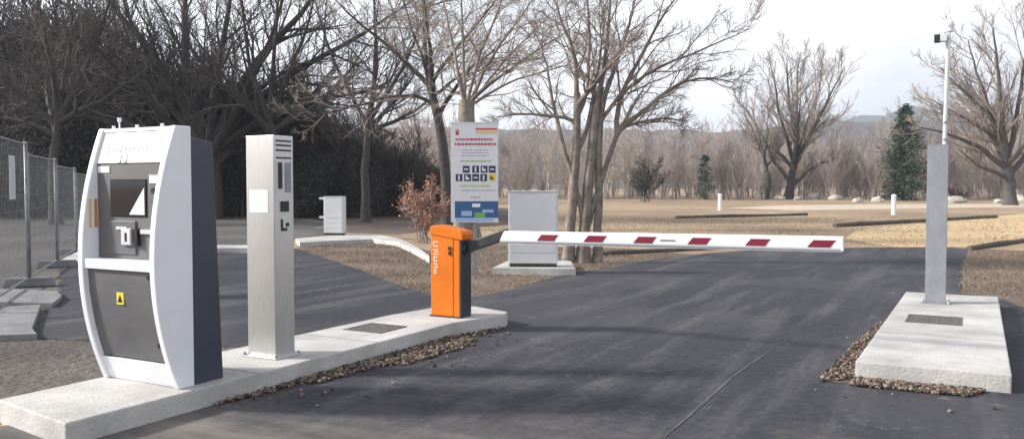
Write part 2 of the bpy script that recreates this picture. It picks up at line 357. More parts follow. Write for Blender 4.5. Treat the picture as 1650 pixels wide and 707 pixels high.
# ------------------------------------------------------------ concrete islands
S = .15
isl = [(-5.55,3.24),(-4.64,3.10),(-4.62,7.30),(-4.43,8.02),(-4.50,8.22),(-5.05,8.42),(-5.40,8.15),(-5.50,7.4)]
o = MB().prism(isl, 'z', -.05, S).build('concrete_island', 'concrete', bevel=.012); tag(o, 'long pale concrete island carrying the pay machine, steel column and orange barrier', 'traffic island')
o = MB().prism([(-.80,7.18),(.27,7.22),(.29,12.26),(-.76,12.26)], 'z', -.05, S).build('concrete_island', 'concrete', bevel=.012); tag(o, 'short pale concrete island at right under the grey post', 'traffic island')
# far nose of the exit island and kerb
ni = [at(*p, .13)[:2] for p in [(97,418),(145,396),(230,394.5),(412,394.5),(412,399),(357,399),(142,420)]]
o = MB().prism(ni, 'z', -.05, .13).build('kerb', 'concrete', bevel=.01); tag(o, 'white concrete kerb nose behind the pay machine', 'kerb')
fk = [at(*p, .14)[:2] for p in [(483,389),(520,387),(600,383.5),(640,388),(668,400),(692,413),(692,409),(672,396),(648,384),(615,377.5),(560,376),(476,383)]]
o = MB().prism(fk, 'z', -.05, .12).build('kerb', 'concrete', bevel=.01); tag(o, 'curved white concrete kerb at the back of the left lane', 'kerb')

for isl_o, y_, x0, x1 in ((bpy.data.objects['concrete_island'], 4.62, -5.50, -4.64), (bpy.data.objects['concrete_island'], 6.05, -5.49, -4.63), (bpy.data.objects['concrete_island.001'], 8.75, -.77, .26)):
    MB().box(x0, x1, y_-.004, y_+.004, S-.01, S+.0015).build('joint', 'concrete_dull', isl_o)
# inspection covers
def cover(name, cx, cy, w, d, label):
    root = empty(name, (cx, cy, S), 0, label, 'cover')
    f = MB(); t = .025
    f.box(-w/2,w/2,-d/2,-d/2+t,-.02,.008).box(-w/2,w/2,d/2-t,d/2,-.02,.008).box(-w/2,-w/2+t,-d/2+t,d/2-t,-.02,.008).box(w/2-t,w/2,-d/2+t,d/2-t,-.02,.008)
    f.build('frame', 'grate', root)
    p = MB().box(-w/2+t+.003,w/2-t-.003,-d/2+t+.003,d/2-t-.003,-.02,.005)
    k = int((w-.08)/.05)
    for i in range(k):
        for j in range(int((d-.08)/.05)):
            x, y = -w/2+.06+i*.05, -d/2+.06+j*.05; p.box(x-.015,x+.015,y-.006,y+.006,.0045,.0075)
    p.build('lid', 'grate', root)
cover('inspection_cover', -5.10, 6.64, .44, .44, 'square dark metal inspection cover between steel column and orange barrier')
cover('inspection_cover', -.34, 9.80, .51, .58, 'dark metal inspection cover in front of the grey post')

# ------------------------------------------------------------ pay machine
HM = 1.79; W2 = .395
pm = empty('pay_machine', (-5.125, 3.99, S), 0, 'white and charcoal parking pay machine with curved sides and a screen', 'pay machine')
BUL = .185
def yf(z): 
    t = min(1, max(0, z/HM)); return -BUL*4*t*(1-t)*(1+.12*(.5-t))
ZS = [HM*i/36 for i in range(37)]
for s in (-1, 1):
    pts = [(yf(z), z) for z in ZS] + [(.13, HM), (.13, 0)]
    a, b = (W2-.05, W2) if s > 0 else (-W2, -W2+.05)
    sp = MB().prism(pts, 'x', a, b).build('side_panel', 'white', pm, bevel=.008)
    if s < 0:
        x = -W2+.05
        for k, (y0, z0) in enumerate(((-.130, 1.09), (-.085, 1.09))):
            MB().box(x-.004, x+.002, y0, y0+.024, z0, z0+.20).build('label_strip', 'p_orange' if k else 'p_tan', sp)
tp = MB().prism([(.33,HM-.10),(.40,0),(.132,0),(.132,HM-.07)], 'x', -W2+.012, W2-.012).build('rear_body', 'body_blue', pm, bevel=.008)
MB().box(-W2+.05, W2-.05, .0, .13, HM-.03, HM-.004).build('top_plate', 'white', pm)
def curved(name, m, z0, z1, off, x0=-W2+.051, x1=W2-.051, back=.125, parent=pm, n=8, flat=False):
    zz = [z0+(z1-z0)*i/n for i in range(n+1)]
    fr = [(yf(z)+off, z) for z in zz] if not flat else [(yf(z0)+off, z0), (yf(z1)+off, z1)]
    return MB().prism(fr+[(back, z1), (back, z0)], 'x', x0, x1).build(name, m, parent, bevel=.005)
hd = curved('header', 'white', HM*.86, HM-.002, .022)
kick = curved('kick_plate', 'white', .002, HM*.095, .022)
door = curved('lower_door', 'grey_paint', HM*.10, HM*.448, .04)
bar = curved('shelf_bar', 'white', HM*.452, HM*.49, .012)
rc = MB().box(-W2+.051, W2-.051, -.055, .12, HM*.492, HM*.858).build('recess_panel', 'recess', pm)
yr = -.055
MB().box(-.20, .17, yr-.008, yr+.01, 1.17, 1.43).build('screen', 'screen', pm, bevel=.003)
MB().prism([(.155,1.185),(.155,1.37),(-.0,1.185)], 'y', yr-.0105, yr-.0085).build('painted_glare', 'p_white', pm)  # white triangle stands in for glare on the screen glass
MB().box(-.24, .06, yr-.012, yr+.01, .91, 1.14).build('slot_plate', 'grey_paint', pm, bevel=.004)
MB().box(-.13, -.02, yr-.02, yr-.012, 1.08, 1.10).build('card_slot', 'alu', pm)
cp = MB().box(-.06, .035, yr-.035, yr-.012, .975, 1.09).build('coin_slot', 'alu', pm, bevel=.006)
MB().box(-.018, .0, yr-.038, yr-.0345, 1.0, 1.06).build('slit', 'black', cp)
MB().box(.075, .10, yr-.03, yr, .97, 1.09).build('lock', 'black', pm)
MB().box(.12, .25, yr-.02, yr, 1.055, 1.085).build('ticket_slot', 'alu', pm)
kp = MB().box(.215, .32, yr-.025, yr, 1.27, 1.46).build('keypad', 'grey_paint', pm, bevel=.005)
MB().box(.235, .315, yr-.03, yr-.0255, 1.40, 1.45).build('sticker', 'p_white', kp)
MB().cyl((.27,yr-.025,1.35),(.27,yr-.035,1.35),.02).build('button', 'black', kp)
MB().box(-.33, -.21, yr-.005, yr, 1.475, 1.52).build('sticker', 'p_white', pm)
# door furniture
def door_y(z): return yf(z)+.04
for z in (.30, 1.0*HM*.43):
    MB().cyl((.29,door_y(z)+.004,z),(.29,door_y(z)-.008,z),.016).build('lock', 'black', door)
st = MB().box(-.055, .015, door_y(.60)-.006, door_y(.60)+.006, .57, .655).build('warning_label', 'p_yellow', door)
MB().prism([(-.045,.585),(.005,.585),(-.02,.635)], 'y', door_y(.60)-.0085, door_y(.60)-.0065).build('warning_sign', 'black', st)
# header print (worn grey lettering)
def hprint(name, x0, x1, z0, z1, m='letter'):
    e = .003 if name == 'header_plate' else .006; k = 6; zs = [z0+(z1-z0)*i/k for i in range(k+1)]
    return MB().prism([(yf(z)+.022-e, z) for z in zs]+[(yf(z)+.030, z) for z in zs[::-1]], 'x', x0, x1).build(name, m, hd)
hprint('header_plate', -.315, .30, 1.555, 1.725, 'header_grey')
hprint('print_band', -.30, .27, 1.700, 1.718); hprint('print_band', -.30, .15, 1.668, 1.682)
hprint('letter', -.30, -.24, 1.595, 1.660); 
for i, x in enumerate([-.215,-.17,-.125,-.08,-.035,.01,.055,.10,.145]): hprint('letter', x, x+.026-(i % 3)*.006, 1.622 if i % 2 else 1.612, 1.655)
for x in (-.115, -.055): hprint('letter', x, x+.03, 1.545, 1.605)
# lifting eyes on top
for x, y in ((-.30,.05),(-.05,.05),(.22,.04)):
    MB().cyl((x,y,HM-.005),(x,y,HM+.02),.012).build('bolt', 'white', pm)
MB().cyl((-.33,.12,HM-.03),(-.33,.12,HM+.06),.006).cyl((-.33,.12,HM+.055),(-.33,.12,HM+.085),.014).build('aerial', 'white', pm)

# ------------------------------------------------------------ steel ticket column
HC = 1.785
tcx = empty('ticket_column', (-5.04, 5.18, S), 0, 'tall brushed steel ticket column next to the pay machine', 'ticket column')
cb = MB().box(-.15,.15,-.11,.11,.01,HC).build('casing', 'steel', tcx, bevel=.006)
MB().box(-.19,.19,-.15,.15,0,.012).build('base_plate', 'steel', tcx, bevel=.003)
for sx in (-.17,.17):
    for sy in (-.13,.13): MB().cyl((sx,sy,.012),(sx,sy,.03),.01, seg=6).build('bolt', 'galv', tcx)
X = .15
def side(name, y0, y1, z0, z1, m, d=.004): return MB().box(X-.002, X+d, y0, y1, z0, z1).build(name, m, tcx)
for z in (1.735,1.700,1.660,1.600): side('louvre', -.085, .085, z, z+.014, 'black')
side('front_panel', -.09, .09, 1.30, 1.585, 'alu', .003)
side('ticket_slot', -.065, -.025, 1.36, 1.57, 'black', .010)
side('display', .01, .075, 1.33, 1.57, 'galv', .008)
ic = side('intercom', -.035, .045, 1.175, 1.26, 'black', .012)
side('symbol', -.035, -.018, 1.02, 1.115, 'black', .006); side('symbol', -.017, .03, 1.02, 1.045, 'black', .006)
side('button', .022, .048, 1.055, 1.085, 'black', .008)
MB().box(-.115,.085,-.1125,-.1085,1.17,1.35).build('notice', 'p_white', tcx)

# ------------------------------------------------------------ barrier
bx = empty('barrier_gate', (-4.89, 7.66, S), 0, 'orange barrier with a red and white striped boom lowered across the road', 'barrier')
hw, hd2, hb = .18, .10, .90
MB().box(-hw, hw-.075, -hd2, hd2, .01, hb).build('housing', 'orange', bx, bevel=.012)
MB().box(hw-.075+.002, hw-.004, -hd2+.004, hd2-.004, .01, hb-.03).build('orange_flank', 'orange', bx, bevel=.006)
dr = MB().box(hw-.003, hw+.022, -hd2+.004, hd2, .012, hb-.06).build('side_door', 'dark_metal', bx, bevel=.008)
MB().box(-hw-.012, hw+.012, -hd2-.012, hd2+.012, 0, .012).build('base_plate', 'dark_metal', bx)
MB().prism([(-hw-.006,hb-.03),(hw+.04,hb-.085),(hw+.045,hb-.02),(hw+.02,hb+.012),(-.05,hb+.062),(-hw+.03,hb+.068),(-hw-.006,hb+.045)], 'y', -hd2-.012, hd2+.012).build('cap', 'orange', bx, bevel=.012, seg=3)
MB().cyl((.06,-hd2-.002,.73),(.06,-hd2-.012,.73),.02).build('key_lock', 'dark_metal', bx)
MB().box(.048,.072,-hd2-.014,-hd2-.001,.66,.70).build('key_lock', 'dark_metal', bx)
for i, (z0, z1, x0, x1) in enumerate([(.74,.80,-.150,-.085),(.655,.715,-.150,-.075),(.585,.640,-.145,-.095),(.515,.570,-.145,-.090),(.455,.500,-.140,-.100)]):
    m = MB(); y0, y1 = -hd2-.0025, -hd2+.001
    if i % 2 == 0:   # C-like mark
        m.box(x0,x1,y0,y1,z0,z0+.015).box(x0,x0+.016,y0,y1,z0+.015,z1-.015).box(x0,x1,y0,y1,z1-.015,z1)
    else:
        m.box(x0,x1,y0,y1,z0,z0+.014).box(x0+.02,x1,y0,y1,z0+.025,z0+.038).box(x0,x1-.01,y0,y1,z1-.014,z1)
    m.build('logo_letter', 'logo', bx)
# bracket: inclined dark arm from the housing to the boom
BZ = .865
p0, p1 = Vector((hw+.02, .02, .73)), Vector((.70, .02, BZ+.035))
bk = MB(); dv = (p1-p0); ln = dv.length; ang = math.atan2(dv.z, dv.x)
rot = Matrix.Translation(p0) @ Matrix.Rotation(-ang, 4, 'Y')
bk.box(-.04, ln, -.05, .03, -.055, .05, rot).build('boom_bracket', 'dark_metal', bx, bevel=.012)
MB().cyl((hw-.01,-.01,.73),(hw+.05,-.01,.73),.07, seg=20).build('pivot', 'dark_metal', bx)
# boom
L0, L1 = .63, 3.92
rise = Matrix.Translation((L0, -.03, BZ)) @ Matrix.Rotation(-R(.55), 4, 'Y')
bmb = MB(); n = 14; prof = []
for i in range(n):
    a = 2*math.pi*i/n; prof.append((.036*math.copysign(abs(math.cos(a))**.7, math.cos(a)), .060*math.copysign(abs(math.sin(a))**.55, math.sin(a))))
v0 = [bmb.bm.verts.new(rise @ Vector((.06*(.5+z/.12) , y, z))) for y, z in prof]; v1 = [bmb.bm.verts.new(rise @ Vector((L1-L0, y, z*1.05))) for y, z in prof]
bmb.bm.faces.new(v0); bmb.bm.faces.new(v1[::-1])
for i in range(n): bmb.bm.faces.new((v0[i], v1[i], v1[(i+1) % n], v0[(i+1) % n]))
bo = bmb.build('boom', 'white', bx)
def bX(px):  # along-boom coordinate for a photo pixel column
    d = ray(px, 380); Yb = 7.63; return (d[0]*Yb/d[1]) - (-4.89) - L0
for a, b in ((870,902),(945,980),(1025,1060),(1112,1148),(1205,1243),(1305,1348)):
    x0, x1 = bX(a), bX(b); sl = .030
    MB().prism([(x0-sl*.5,-.030),(x1-sl*1.6,-.030),(x1,.030),(x0+sl*1.2,.030)], 'y', -.0395, -.03).build('red_stripe', 'red', bo)
for o in bo.children: o.matrix_local = rise
MB().box(bX(1066), bX(1090), -.0385, -.034, -.008, .006).build('small_label', 'letter', bo).matrix_local = rise
MB().box(L1-L0, L1-L0+.014, -.036, .036, -.062, .062).build('end_cap', 'white', bo, bevel=.004).matrix_local = rise
MB().box(.1, L1-L0, -.012, .012, -.072, -.0605).build('rubber_edge', 'cab', bo).matrix_local = rise

# ------------------------------------------------------------ grey post with camera
gp = empty('camera_post', (-.38, 11.25, S), 0, 'grey channel post with a slim camera mast on the right island', 'post')
hp = 1.86
m = MB(); w = .11
m.box(-w,w,-.06,-.052,.012,hp).box(-w,-w+.008,-.052,.07,.012,hp).box(w-.008,w,-.052,.07,.012,hp).box(-w,w,.07,.078,.012,hp).box(-w,w,-.06,.078,hp+.001,hp+.009)
m.build('channel', 'galv', gp, bevel=.003)
MB().box(-.16,.16,-.11,.13,0,.012).build('base_plate', 'galv', gp, bevel=.003)
for sx in (-.14,.14):
    for sy in (-.09,.11): MB().cyl((sx,sy,.012),(sx,sy,.035),.011, seg=6).build('bolt', 'alu', gp)
pl = MB().cyl((.065,.02,hp),(.085,.02,3.20),.024, seg=18).build('mast', 'alu', gp, smooth=False)
for z in (hp+.05, hp+.25): MB().cyl((.066,.02,z),(.066,.02,z+.03),.029).build('clamp', 'galv', pl)
ch = MB().box(-.055,.075,-.075,.0,3.06,3.14).build('camera_housing', 'alu', gp, bevel=.008)
MB().box(-.062,.0,-.078,.003,3.055,3.145).build('lens_hood', 'black', ch, bevel=.004)
MB().box(.05,.10,-.05,.05,3.10,3.16).build('camera_bracket', 'alu', gp)
m = MB().cyl((.088,.02,3.18),(.088,.02,3.24),.05, seg=20); bmesh.ops.create_uvsphere(m.bm, u_segments=18, v_segments=10, radius=.062, matrix=Matrix.Translation((.085,.02,3.26)))
m.build('dome', 'white', gp)

# ------------------------------------------------------------ sign panel on posts
sp_ = atd(765, 400, 14.6)
sg = empty('information_sign', (sp_[0], sp_[1], 0), YAW, 'white information board with pictograms and a blue footer behind the orange barrier', 'sign')
sw = 76/F*14.6/2; z0, z1 = H-58/F*14.6, H+100/F*14.6
pn = MB().box(-sw, sw, -.02, .02, z0, z1).build('panel', 'sign_white', sg, bevel=.004)
for x in (-.22, .0): MB().box(x-.03, x+.03, .021, .07, 0, z1-.1).build('post', 'galv', sg, bevel=.004)
for zz in (z0+.02, z1-.02):
    MB().box(-sw-.012, sw+.012, -.024, .024, zz-.02 if zz < 1.5 else zz+.021, zz-.021 if zz < 1.5 else zz+.045).build('frame_rail', 'alu', pn)
def pr(u0, u1, v0, v1, m, name='print_block', par=None, e=.023):
    hh = z1-z0; return MB().box(-sw+u0*2*sw, -sw+u1*2*sw, -e, -.0195, z1-v1*hh, z1-v0*hh).build(name, m, par or pn)
em = pr(.10,.17,.055,.115,'p_red','emblem'); pr(.11,.16,.06,.075,'p_tan','emblem_crown',em,.0245)
pr(.52,.98,.045,.062,'p_red'); pr(.52,.98,.068,.10,'p_tan')
# lines of small illegible print
rg = random.Random(4)
def line(v, u0, u1, h, m):
    u = u0
    while u < u1:
        w = rg.uniform(.025, .075); pr(u, min(u+w, u1), v, v+h, m, 'print_word'); u += w+.014
line(.148,.10,.88,.022,'p_red'); line(.196,.08,.95,.022,'p_red')
for v in (.262,.29,.318): line(v,.22,.80,.009,'p_grey')
line(.372,.20,.85,.012,'p_green')
for row, (v, us) in enumerate(((.425,(.25,.45,.63,.80)),(.51,(.10,.28,.45,.62,.80)))):
    for k, u in enumerate(us):
        yel = row and k == 4
        b = pr(u,u+.145,v,v+.072,'p_yellow' if yel else 'p_navy','pictogram')
        c = 'p_navy' if yel else 'p_white'
        kk = (row*4+k) % 3
        if kk == 0: pr(u+.03,u+.115,v+.03,v+.042,c,'symbol',b,.0245)
        elif kk == 1: pr(u+.055,u+.085,v+.012,v+.06,c,'symbol',b,.0245)
        else: pr(u+.03,u+.06,v+.015,v+.055,c,'symbol',b,.0245); pr(u+.061,u+.105,v+.035,v+.055,c,'symbol',b,.0245)
line(.618,.20,.82,.022,'p_lime'); line(.668,.22,.95,.012,'p_grey'); line(.735,.42,.62,.018,'p_grey')
ft = pr(.08,1.0,.785,.955,'p_blue','footer'); pr(.45,.62,.81,.845,'p_white','print_block',ft,.0245); pr(.22,.44,.885,.935,'p_lblue','print_block',ft,.0245); pr(.50,.72,.90,.955,'p_green','print_block',ft,.0245); pr(.66,.9,.87,.90,'p_lblue','print_block',ft,.0245)
pr(.10,.9,.96,.99,'p_lblue')

# ------------------------------------------------------------ grey cabinets
def cabinet(px0, px1, yb, ht, dep_, rz, label, slabpts, slab_label, slab_z=.12):
    a = at(px0, yb, slab_z); b = at(px1, yb, slab_z); c = ((a[0]+b[0])/2, (a[1]+b[1])/2); wd = math.hypot(a[0]-b[0], a[1]-b[1])/2
    root = empty('cabinet', (c[0], c[1], slab_z), rz, label, 'cabinet')
    d = dep_
    MB().box(-wd, wd, 0, d, .06, ht).build('casing', 'cab', root, bevel=.01)
    MB().box(-wd+.02, wd-.02, .02, d-.02, 0, .06).build('plinth', 'dark_metal', root)
    MB().box(-wd-.004, wd+.004, -.014, d+.004, ht+.001, ht+.018).build('roof', 'cab', root, bevel=.008)
    MB().box(-wd+.03, wd-.03, -.010, 0.002, ht*.46, ht-.05).build('upper_panel', 'cab', root, bevel=.003)
    for k in range(3):
        q0 = .08+k*(ht*.44-.08)/3; q1 = .08+(k+1)*(ht*.44-.08)/3-.012
        MB().box(-wd+.03, wd-.03, -.012, .002, q0, q1).build('lower_panel', 'cab', root, bevel=.003)
    if slabpts:
        o = MB().prism([at(*p, slab_z)[:2] for p in slabpts], 'z', -.05, slab_z).build('concrete_pad', 'concrete', bevel=.01); tag(o, slab_label, 'concrete pad')
    return root, wd
cabinet(819, 899, 430, 1.31, .34, R(25), 'pale grey metal cabinet standing behind the lowered boom', [(793,431),(928,433),(920,420),(822,418)], 'concrete pad under the pale grey cabinet behind the boom')
rt, wd = cabinet(521, 553, 379, 1.10, .30, R(20), 'small pale grey cabinet on the far curved kerb', None, None, .12)
for z in (1.06, .52): MB().box(-wd-.14, -wd-.002, .02, .08, z-.03, z+.03).build('side_bracket', 'cab', rt)
MB().box(-wd-.26, -wd-.002, .0, .25, 0, .22).build('side_box', 'concrete_dull', rt, bevel=.01)

# ------------------------------------------------------------ temporary mesh fence
FA = Vector(at(47,462)[:2]); FB = Vector(at(137,401)[:2]); fd = (FB-FA).normalized()
def fence_panel(a, b, ht, label, board=False):
    d = (b-a); L = d.length; rz = math.atan2(d.y, d.x)
    root = empty('mesh_fence', (a.x, a.y, .0), rz, label, 'fence', 'temporary mesh fence panels on the left')
    for x in (.03, L-.03): MB().cyl((x,0,.06),(x,0,ht),.026, seg=10).build('post', 'fence_metal', root, smooth=True)
    for z in (.14, ht-.04): MB().cyl((.04,0,z),(L-.04,0,z),.017, seg=8).build('rail', 'fence_metal', root)
    m = MB(); x = .12
    bm = m.bm
    V = []; 
    while x < L-.06: m.box(x-.0025,x+.0025,-.0025,.0025,.14,ht-.04); x += .10
    z = .30
    while z < ht-.1: m.box(.04,L-.04,-.0055,-.0025,z-.0025,z+.0025); z += .22
    m.build('mesh', 'fence_metal', root)
    if board: MB().box(L*.55,L*.55+.42,-.02,-.01,1.35,1.95).build('notice_board', 'cab', root)
    return root
labs = ['nearest mesh fence panel cut by the left edge', 'second mesh fence panel from the left edge', 'third mesh fence panel receding toward the dark trees', 'farthest mesh fence panel just left of the pay machine']
def foot(p, label):
    m = MB(); m.prism([(-.35,0),(.35,0),(.30,.13),(-.30,.13)], 'y', -.11, .11)
    o = m.build('concrete_block', 'concrete_dull', None, bevel=.015, loc=(p.x, p.y, .011), rz=math.atan2(fd.y, fd.x)+R(90)); tag(o, label, 'concrete block', 'concrete blocks under the fence'); return o
q0 = FA-fd*3.4
hs = [2.2, 2.05, 1.95, 1.85]
pts_ = [q0, FA, FA+fd*3.3, FA+fd*6.6, FA+fd*9.9]
for i in range(4):
    fence_panel(pts_[i]+fd*.03, pts_[i+1]-fd*.03, hs[i], labs[i], i == 0)
for i, l in enumerate(['concrete block under the first visible fence post', 'concrete block between the second and third fence panels', 'concrete block between the third and fourth fence panels']): foot(pts_[i+1], l)
for px, nm in (([(-60,462),(92,468),(100,476),(85,488),(-60,484)], 'upper flat grey slab lying by the fence at left'), ([(-90,500),(66,490),(52,528),(60,537),(-90,542)], 'lower flat grey slab lying by the fence at left')):
    o = MB().prism([at(*p, .07)[:2] for p in px], 'z', .0, .07).build('paving_slab', 'concrete_dull', bevel=.01); tag(o, nm, 'slab', 'slabs by the fence')

# ------------------------------------------------------------ bollards, timbers, rocks
for px, yb, yt, lab in ((1160,339,312,'slim white bollard in the field left of the bare tree'), (1440,346,313,'white bollard in the field near the grey post')):
    p = at(px, yb); dd = H*F/(yb-300); h_ = (yb-yt)/F*dd
    root = empty('bollard', p, YAW, lab, 'bollard', 'white bollards in the field')
    MB().cyl((0,0,0),(0,0,h_*.9),.13,.12,14).build('shaft', 'white', root); MB().cyl((0,0,h_*.9),(0,0,h_),.15,.09,14).build('cap', 'white', root)
def log(px0, px1, r, label):
    a, b = Vector(at(*px0)), Vector(at(*px1)); a.z = b.z = r*.8; d = (b-a).normalized(); n = 8
    m = MB(); rg = random.Random(int(px0[0]))
    pts = [a+(b-a)*k/n+Vector((0,0,rg.uniform(-.02,.02))) for k in range(n+1)]
    for k in range(n): m.cyl(pts[k]-d*.02, pts[k+1]+d*.02, r*(1+.04*(k % 2)), r*(1-.03*(k % 2)), 9)
    o = m.build('timber_edging', 'timber'); tag(o, label, 'timber', 'timber edging in the field')
log((1345,366), (1605,351), .085, 'long dark timber edging lying across the tan field')
log((1562,403), (1670,387), .065, 'dark timber edging beside the earth verge at right')
log((962,412), (1235,397), .055, 'low dark timber edging along the far left road edge')
log((1090,352), (1300,347), .075, 'thin dark timber edging far across the field behind the boom')
rg = np.random.default_rng(8)
for i, (px, py, s) in enumerate([(1256,322,.55),(1286,322,.45),(1311,321,.8),(1345,322,.6),(1383,326,.5),(1414,325,.55),(1536,327,.75),(1552,326,.5),(1642,326,.7),(1610,327,.4)]):
    bm = bmesh.new(); bmesh.ops.create_icosphere(bm, subdivisions=2, radius=1)
    for v in bm.verts: v.co *= 1+rg.normal(0, .10)
    me = bpy.data.meshes.new('boulder'); bm.to_mesh(me); bm.free()
    o = link('boulder', me, 'rock', None, (*at(px, py)[:2], s*.25)); o.scale = (s*1.25, s*.9, s*.72); o.rotation_euler.z = i*1.1
    tag(o, ['leftmost small pale boulder at the foot of the broad bare tree','small boulder just right of the broad bare tree foot','largest pale boulder between the broad bare tree and conifer','third boulder to the right of the broad bare tree','smaller boulder midway between broad bare tree and conifer','pale boulder nearest the left side of the tall conifer','big pale boulder directly right of the grey post','small pale boulder in front of the low dark bush','pale boulder at the right image edge under the large tree','smallest boulder left of the large right tree trunk'][i], 'boulder', 'boulders along the field edge')

# ------------------------------------------------------------ gravel beside the islands
def gravel(name, quads, n, seed, label, r0=.006, r1=.0195):
    rg = np.random.default_rng(seed); bm = bmesh.new(); bmesh.ops.create_icosphere(bm, subdivisions=1, radius=1)
    bv = np.array([v.co[:] for v in bm.verts]); bf = np.array([[v.index for v in f.verts] for f in bm.faces]); bm.free()
    P = []
    for q, k in zip(quads, n):
        q = np.array(q); s = rg.random((k, 1)); t = rg.random((k, 1))**1.6*1.15
        P.append((q[0]*(1-s)+q[1]*s)*(1-t)+(q[3]*(1-s)+q[2]*s)*t)
    P = np.concatenate(P); k = len(P)
    r = rg.uniform(r0, r1, (k, 1, 1)); sc = rg.uniform(.65, 1.25, (k, 1, 3))*np.array([1, 1, .75])
    V = bv[None]*(1+rg.normal(0, .13, (k, len(bv), 1)))*sc*r
    a = rg.random(k)*6.28; ca, sa = np.cos(a)[:, None], np.sin(a)[:, None]
    V = np.stack([V[..., 0]*ca-V[..., 1]*sa, V[..., 0]*sa+V[..., 1]*ca, V[..., 2]], -1)
    V[..., :2] += P[:, None, :]; V[..., 2] += .012+r[..., 0]*.35+rg.random((k, 1))*.015
    Q = (bf[None]+(np.arange(k)*len(bv))[:, None, None]).reshape(-1, 3)
    o = link(name, np_mesh(name, V.reshape(-1, 3), Q), 'gravel'); tag(o, label, 'gravel', kind='stuff')
soil = [sheet('soil_strip', rough_edge(p, .03, .12, 9), .0125, 'litter') for p in ([(-4.66,4.3),(-4.58,4.3),(-4.46,5.2),(-4.36,5.9),(-4.32,7.0),(-4.42,7.6),(-4.55,7.6),(-4.66,7.2)], [(-.82,10.2),(-.90,9.6),(-1.0,7.3),(-.98,6.98),(-.4,6.95),(.06,7.02),(.1,7.3),(-.7,7.3),(-.7,10.2)])]
for o in soil: tag(o, kind='structure')
gravel('gravel', [[(-4.61,4.2),(-4.60,5.4),(-4.48,5.4),(-4.57,4.2)], [(-4.61,5.0),(-4.60,7.3),(-4.30,7.2),(-4.44,5.0)], [(-4.58,5.6),(-4.58,7.2),(-4.22,7.0),(-4.26,5.9)], [(-4.60,7.2),(-4.43,8.0),(-4.36,7.9),(-4.42,7.1)], [(-4.5,4.4),(-4.4,7.9),(-3.6,7.4),(-3.9,4.4)]], [260,1500,900,90,55], 3, 'loose brown gravel along the foot of the long island')
gravel('gravel', [[(-.80,7.15),(.10,7.18),(.02,6.97),(-.80,6.93)], [(-.80,7.1),(-.77,10.2),(-.90,10.2),(-1.02,7.1)], [(-.80,7.15),(-.79,8.6),(-.95,8.6),(-1.0,6.95)], [(-1.0,9.6),(.2,6.95),(.2,6.5),(-1.5,6.6)]], [1300,1000,620,35], 4, 'loose brown gravel round the right island')

# ------------------------------------------------------------ dry grass
def grass(name, polys, dens, h0, h1, seed, m, label, wid=.006):
    rg = np.random.default_rng(seed); P = []
    for poly in polys:
        poly = np.array(poly); lo, hi = poly.min(0), poly.max(0); k = int(dens*(hi-lo).prod())
        p = lo+(hi-lo)*rg.random((k, 2)); ins = np.zeros(k, bool); j = len(poly)-1
        for i in range(len(poly)):
            c = (poly[i,1] > p[:,1]) != (poly[j,1] > p[:,1])
            xx = (poly[j,0]-poly[i,0])*(p[:,1]-poly[i,1])/(poly[j,1]-poly[i,1]+1e-9)+poly[i,0]
            ins ^= c & (p[:,0] < xx); j = i
        p = p[ins]
        cl = np.sin(p[:,0]*2.1+np.sin(p[:,1]*1.7)*1.3)+np.sin(p[:,1]*2.7+1.3*np.sin(p[:,0]*1.1)); p = p[cl+rg.normal(0, .8, len(p)) > -.3]
        P.append(p)
    P = np.concatenate(P); k = len(P); a = rg.random(k)*6.28; h = rg.uniform(h0, h1, k); le = rg.normal(0, .7, (k, 2))*h[:, None]
    w = np.stack([np.cos(a), np.sin(a)], -1)*wid
    z = np.full((k, 1), .005)
    V = np.stack([np.c_[P-w, z], np.c_[P+w, z], np.c_[P+le, h[:, None]]], 1).reshape(-1, 3)
    o = link(name, np_mesh(name, V, np.arange(k*3).reshape(-1, 3)), m); tag(o, label, 'grass', kind='stuff')
vp = PX([(486,401),(556,427),(636,459),(698,477),(796,475),(894,447),(1000,428),(1100,410),(1000,402),(900,402),(760,394),(695,412),(640,392),(560,388)])
rv = PX([(1559,403),(1544,440),(1545,474),(1612,484)])+[(4,12.2),(5,20)]
grass('dry_grass', [vp, rv], 260, .02, .075, 6, 'grass', 'short dry grass on the earth verges')
fp = PX([(700,392),(760,388),(900,396),(1100,405),(1230,398),(1560,398),(1660,386),(1660,352),(1100,350),(700,358)])
grass('field_grass', [fp], 22, .03, .10, 7, 'field_straw', 'tan winter grass of the near field', .014)

